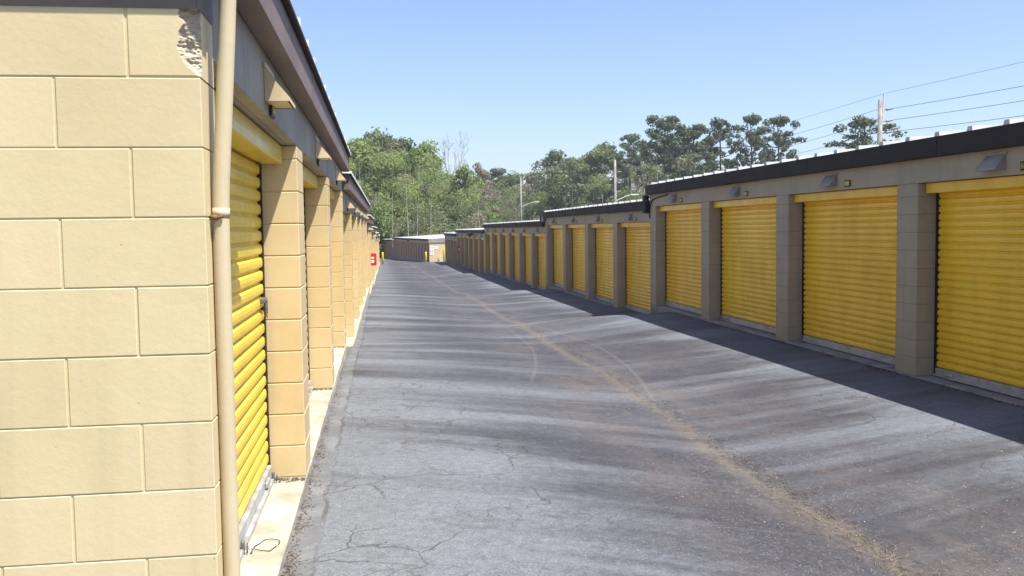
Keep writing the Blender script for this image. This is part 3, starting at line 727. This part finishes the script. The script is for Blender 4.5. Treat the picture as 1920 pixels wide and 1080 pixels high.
def pine_tree(key, h, w, base, dens=1.):
    Vs = []; b = MB(); lean = rng.uniform(-.5, .5, 2)
    P = lambda t: Vector((lean[0]*t*t, lean[1]*t*t, h*.96*t))
    b.tube([P(t) for t in np.linspace(0, 1, 9)], [h*.0155*(1.2-.95*t) for t in np.linspace(0, 1, 9)], 8)
    nb = int(22*dens)
    for i in range(nb):
        t = base/h+(1-base/h)*((i+rng.uniform(0, .8))/nb); s = P(t)
        k = (t-base/h)/(1-base/h); L = w*(1.05*math.sin(math.pi*(.18+.72*k)))*rng.uniform(.55, 1.1)
        a = i*2.4+rng.uniform(-.5, .5); dz = L*rng.uniform(.05, .45)
        e = s+Vector((math.cos(a)*L, math.sin(a)*L, dz)); mid = s.lerp(e, .5)+Vector((0, 0, -.08*L))
        b.tube([s, mid, e], [h*.005*(1.2-k*.7), h*.0032, .02], 5)
        for q in (.45, .7, .95, 1.05):
            c = s.lerp(e, q)+Vector(rng.normal(size=3)*.22*L*.5); r = w*rng.uniform(.13, .23)
            Vs.append(clump(tuple(c+Vector((0,0,r*.2))), (r, r, r*.55), int(58*dens), .17))
    Vs.append(clump(tuple(P(1)), (w*.22, w*.22, w*.2), 120, .17))
    PROTO[key] = (b.mesh('trunk', M['bark'], smooth=True), leafmesh('crown', Vs, [M['needle']]), h)
def bare_tree(key, h):
    b = MB(); pts = []
    def br(p, d, L, r, k):
        q = p+d*L*.5+Vector(rng.normal(size=3)*.03*L); e = p+d*L+Vector(rng.normal(size=3)*.05*L)
        b.tube([p, q, e], [r, r*.85, r*.7], 6 if k < 3 else 4, cap=False)
        if k >= 2: pts.append(e); pts.append(q)
        if k == 6: return
        for i in range(3 if k in (1, 3) else 2):
            nd = (d+Vector(rng.normal(size=3)*(.36 if k < 4 else .55))+Vector((0,0,.16))).normalized()
            br(e, nd, L*rng.uniform(.62, .86), r*.68, k+1)
    br(Vector((0,0,0)), Vector((0,0,1)), h*.36, h*.02, 0)
    A = np.array([list(p) for p in pts]); A = np.repeat(A, 3, 0)+rng.normal(size=(len(A)*3, 3))*.1
    PROTO[key] = (b.mesh('trunk', M['bark_pale'], smooth=True), leafmesh('crown', [leafquads(A, .09)], [M['leaf_brown']]), max(p.z for p in pts))
make_tree('b', 'oak_a', 10, 4.2, 1.0, 'leaf_bright', nc=46, nl=300)
make_tree('b', 'oak_b', 10, 3.6, 1.5, 'leaf_mid', nc=42, nl=300)
make_tree('b', 'oak_c', 10, 3.2, .8, 'leaf_olive', nc=44, nl=270, shape=.9)
make_tree('b', 'dark', 10, 4.2, 1.5, 'leaf_dark', nc=40, nl=300)
make_tree('pale', 'brown', 10, 2.6, 1.5, 'leaf_brown', nc=34, nl=110)
pine_tree('pine_a', 15, 3.4, 7.5); pine_tree('pine_b', 15, 3.0, 8.5, .9); pine_tree('pine_c', 15, 4.0, 3.5, 1.5)
bare_tree('bare', 14)
def zray(px, py, Y):
    d = [sum(R[i][j]*c for j, c in enumerate(((px-960)/1750, -(py-540)/1750, -1))) for i in range(3)]
    return d[0]*Y/d[1], d[2]*Y/d[1]
def tree(key, px, ytop, Y, name, label, cat='tree', group=None, wscale=1., base=None):
    """stand a tree at distance Y so that its top reaches the height seen in the photo"""
    x, zt = zray(px, ytop, Y); z0 = gz(x, Y)-.4 if base is None else base
    tr, cr, h = PROTO[key]; s = (zt-z0)/h
    rt = empty(name, (x, Y, z0), label, cat, group)
    rt.rotation_euler = (0, 0, random.uniform(0, 6.28)); rt.scale = (s*wscale, s*wscale, s)
    link('trunk', tr, rt); link('crown', cr, rt)
T = [('oak_a', 672, 262, 150, 1.0, 'leafy_tree', 'bright green tree partly hidden by the left roof edge'),
     ('oak_b', 700, 247, 158, 1.0, 'leafy_tree', 'tallest rounded green tree at the left end of the tree line'),
     ('oak_c', 732, 256, 162, 1.0, 'leafy_tree', 'olive green tree right of the tallest left tree'),
     ('dark', 762, 262, 168, .9, 'leafy_tree', 'darker green tree standing in the middle of the left tree group'),
     ('oak_a', 792, 266, 160, .95, 'leafy_tree', 'yellow green tree at the right edge of the tall left group'),
     ('oak_a', 862, 312, 150, .9, 'leafy_tree', 'bright green tree right below the bare tree'),
     ('bare', 844, 244, 172, .5, 'bare_tree', 'bare spindly tree rising above the green tree line'),
     ('brown', 900, 304, 165, .8, 'budding_tree', 'brownish thin budding tree with a spiky top, right of the bare tree'),
     ('brown', 893, 355, 140, .9, 'budding_tree', 'lower brown twiggy tree in front of the dark green gap'),
     ('pine_c', 934, 316, 230, .9, 'pine_tree', 'small far dark pine left of the slim lamp pole'),
     ('oak_b', 965, 325, 225, 1.1, 'leafy_tree', 'far green tree behind the slim lamp pole'),
     ('oak_c', 1003, 322, 228, 1.0, 'leafy_tree', 'far olive tree just right of the slim lamp pole'),
     ('dark', 1045, 284, 190, 1.0, 'leafy_tree', 'dark round crowned tree left of the pale pole with lamp'),
     ('oak_a', 1090, 292, 200, .9, 'leafy_tree', 'light green tree between the dark round tree and the pale pole'),
     ('oak_b', 1130, 270, 195, .9, 'leafy_tree', 'grey green tree directly behind the pale pole with lamp'),
     ('pine_b', 1180, 250, 190, .9, 'pine_tree', 'slim pine just left of the big pine group'),
     ('pine_c', 1243, 218, 150, .95, 'pine_tree', 'broad bushy pine at the left of the big pine group'),
     ('pine_c', 1296, 234, 142, .95, 'pine_tree', 'bushy pine filling the middle of the big pine group'),
     ('pine_b', 1352, 221, 150, .8, 'pine_tree', 'open topped pine left of the two tall bare trunked pines'),
     ('pine_a', 1412, 214, 138, .75, 'pine_tree', 'tall pine with bare lower trunk, left of the rightmost pair'),
     ('pine_a', 1463, 217, 140, .8, 'pine_tree', 'tall pine with bare lower trunk, right of the rightmost pair'),
     ('pine_a', 1615, 219, 100, 1.1, 'pine_tree', 'dark pine top behind the tall utility pole above the right roof'),
     ]
for (k, px, yt, Yd, ws, nm, lb) in T: tree(k, px, yt, Yd, nm, lb, 'tree', None, ws)
# the wood behind and between: nobody could count these crowns
Vs = []; idx = []
def tl(px):
    kn = [(560,262),(655,270),(700,262),(780,275),(815,312),(860,330),(905,335),(930,345),(1000,338),(1040,312),(1100,300),(1150,285),(1200,270),(1240,255),(1300,262),(1350,290),(1390,330),(1440,372),(1500,405),(1620,430)]
    for (a, ya), (c, yc) in zip(kn, kn[1:]):
        if px <= c: return ya+(yc-ya)*max(0, px-a)/(c-a)
    return 380
for i in range(1500):
    px = rng.uniform(540, 1520); Yd = rng.uniform(128, 215) if px < 900 else rng.uniform(180, 235) if px < 1190 else rng.uniform(135, 200)
    top = tl(px)+12; f = rng.uniform(0, 1)**.8
    py = top+(452-top)*f; x, z = zray(px, py, Yd)
    if z < gz(x, Yd)-.5: continue
    if f < .25: Yd += 0
    r = rng.uniform(1.0, 2.1); n = int(150*r)
    Vs.append(clump((x, Yd, z), (r, r, r*rng.uniform(.6, .95)), n, .165))
    kf = mn.noise(Vector((x*.13, Yd*.05, z*.16)))+rng.normal()*.22
    m_ = 0 if kf > .12 else 1 if kf > -.12 else 2 if kf > -.32 else 3
    if rng.uniform() < .09: m_ = 4
    idx.append(np.full(len(Vs[-1])//4, m_))
wood = tag(link('woodland', leafmesh('woodland', Vs, [M['leaf_bright'], M['leaf_mid'], M['leaf_olive'], M['leaf_dark'], M['leaf_brown']], idx)), 'dense mixed spring woodland filling the space under the tree tops', 'woodland', kind='stuff')
# pale stems showing in the wood
b = MB()
for i in range(16):
    px = rng.uniform(650, 1330); Yd = rng.uniform(126, 133) if px < 900 else rng.uniform(174, 185) if px < 1190 else rng.uniform(130, 140)
    x, z = zray(px, tl(px)+rng.uniform(25, 70), Yd); z0 = gz(x, Yd)-.4; dx = rng.uniform(-.8, .8)
    b.tube([(x, Yd, z0), (x+dx*.4, Yd, (z+z0)/2), (x+dx, Yd, z)], [.07, .05, .02], 5)
tag(link('woodland_stems', b.mesh('woodland_stems', M['bark_pale'])), 'thin pale stems standing among the woodland foliage', 'woodland', kind='stuff')

# ------------------------------------------------------------------ litter on the lane
V = []; V2 = []
for i in range(2400):
    y = 3.7+rng.exponential(5.); 
    if y > 26: continue
    c = 2.55+.02*(y-4)
    x = c+rng.normal()*.075 if rng.uniform() < .8 else c+rng.normal()*.7
    a = rng.uniform(0, 3.14) if rng.uniform() < .4 else 1.57+rng.normal()*.5; L = rng.uniform(.008, .026); w_ = .0009
    dx, dy = math.cos(a)*L, math.sin(a)*L; nx, ny = -math.sin(a)*w_, math.cos(a)*w_; z = gz(x, y)+.006
    h = rng.uniform(0, .012)
    if rng.uniform() < .2: L *= .5
    V += [(x-dx-nx, y-dy-ny, z), (x+dx-nx, y+dy-ny, z+h), (x+dx+nx, y+dy+ny, z+h+.002), (x-dx+nx, y-dy+ny, z+.002)]
tag(link('pine_straw', leafmesh('pine_straw', [np.array(V)], [M['straw']])), 'ochre pine straw gathered along the middle of the lane', 'litter', kind='stuff')
for i in range(2600):
    y = 3.8+rng.exponential(4.5)
    if y > 20: continue
    x = 2.9+rng.normal()*1.1; z = gz(x, y)+.005
    if not 0 < x < 5: continue
    if mn.noise(Vector((x*.9, y*.6, 2))) < -.05: continue
    s_ = rng.uniform(.0015, .0042); a = rng.uniform(0, 6.28); q = []
    for k in range(4): q.append((x+math.cos(a+k*1.57)*s_*rng.uniform(.5, 1.4), y+math.sin(a+k*1.57)*s_*rng.uniform(.5, 1.4), z+rng.uniform(0, .006)))
    V2 += q
tag(link('leaf_litter', leafmesh('leaf_litter', [np.array(V2)], [M['litter']])), 'tiny pale flecks of leaf litter scattered over the near asphalt', 'litter', kind='stuff')

V3 = []
def fleck(x, y, z, s_):
    a = rng.uniform(0, 6.28)
    for k in range(4): V3.append((x+math.cos(a+k*1.57)*s_*rng.uniform(.4, 1.5), y+math.sin(a+k*1.57)*s_*rng.uniform(.4, 1.5), z+rng.uniform(0, s_*.8)))
for i in range(3600):
    y = 3.9+rng.exponential(4.5)
    if y > 24: continue
    if mn.noise(Vector((1, y*1.7, 0)))+mn.noise(Vector((1, y*6, 4)))*.6 < rng.uniform(-.5, .5): continue
    x = -.492+abs(rng.normal())*.035
    fleck(x, y, gz(x, y)+.003, rng.uniform(.002, .008))
for i in range(420):
    k = int(rng.integers(0, 3)); y = 6.02+k*3.4-abs(rng.normal())*.03; fleck(-.51-rng.uniform(0, .24), y, -1.573, rng.uniform(.004, .012))
for i in range(2600):
    y = rng.uniform(6.5, 20)
    if mn.noise(Vector((5, y*1.1, 0))) < rng.uniform(-.5, .5): continue
    x = 5.955-abs(rng.normal())*.05; fleck(x, y, gz(x, y)+.003, rng.uniform(.005, .016))
M['grit'] = mat_simple('edge grit', (.15, .12, .09), .9, .1, var=.6, scale=25)
tag(link('edge_grit', leafmesh('edge_grit', [np.array(V3)], [M['grit']])), 'brown leaf crumbs and grit gathered along the foot of both rows', 'litter', kind='stuff')
# thin spring haze over the whole place
hz = NT('haze'); hz.t.nodes.remove(hz.b); pv = hz.n('ShaderNodeVolumePrincipled'); pv.inputs['Color'].default_value = (.86, .9, 1, 1)
pv.inputs['Density'].default_value = .0004; pv.inputs['Anisotropy'].default_value = .25; hz.link(pv.outputs[0], hz.out.inputs['Volume'])
b = MB(); b.box((-1600, -400, -7), (1600, 1600, 26))
tag(link('haze', b.mesh('haze', hz.m)), 'thin pale haze in the air over the lane and the trees', 'haze', kind='stuff')
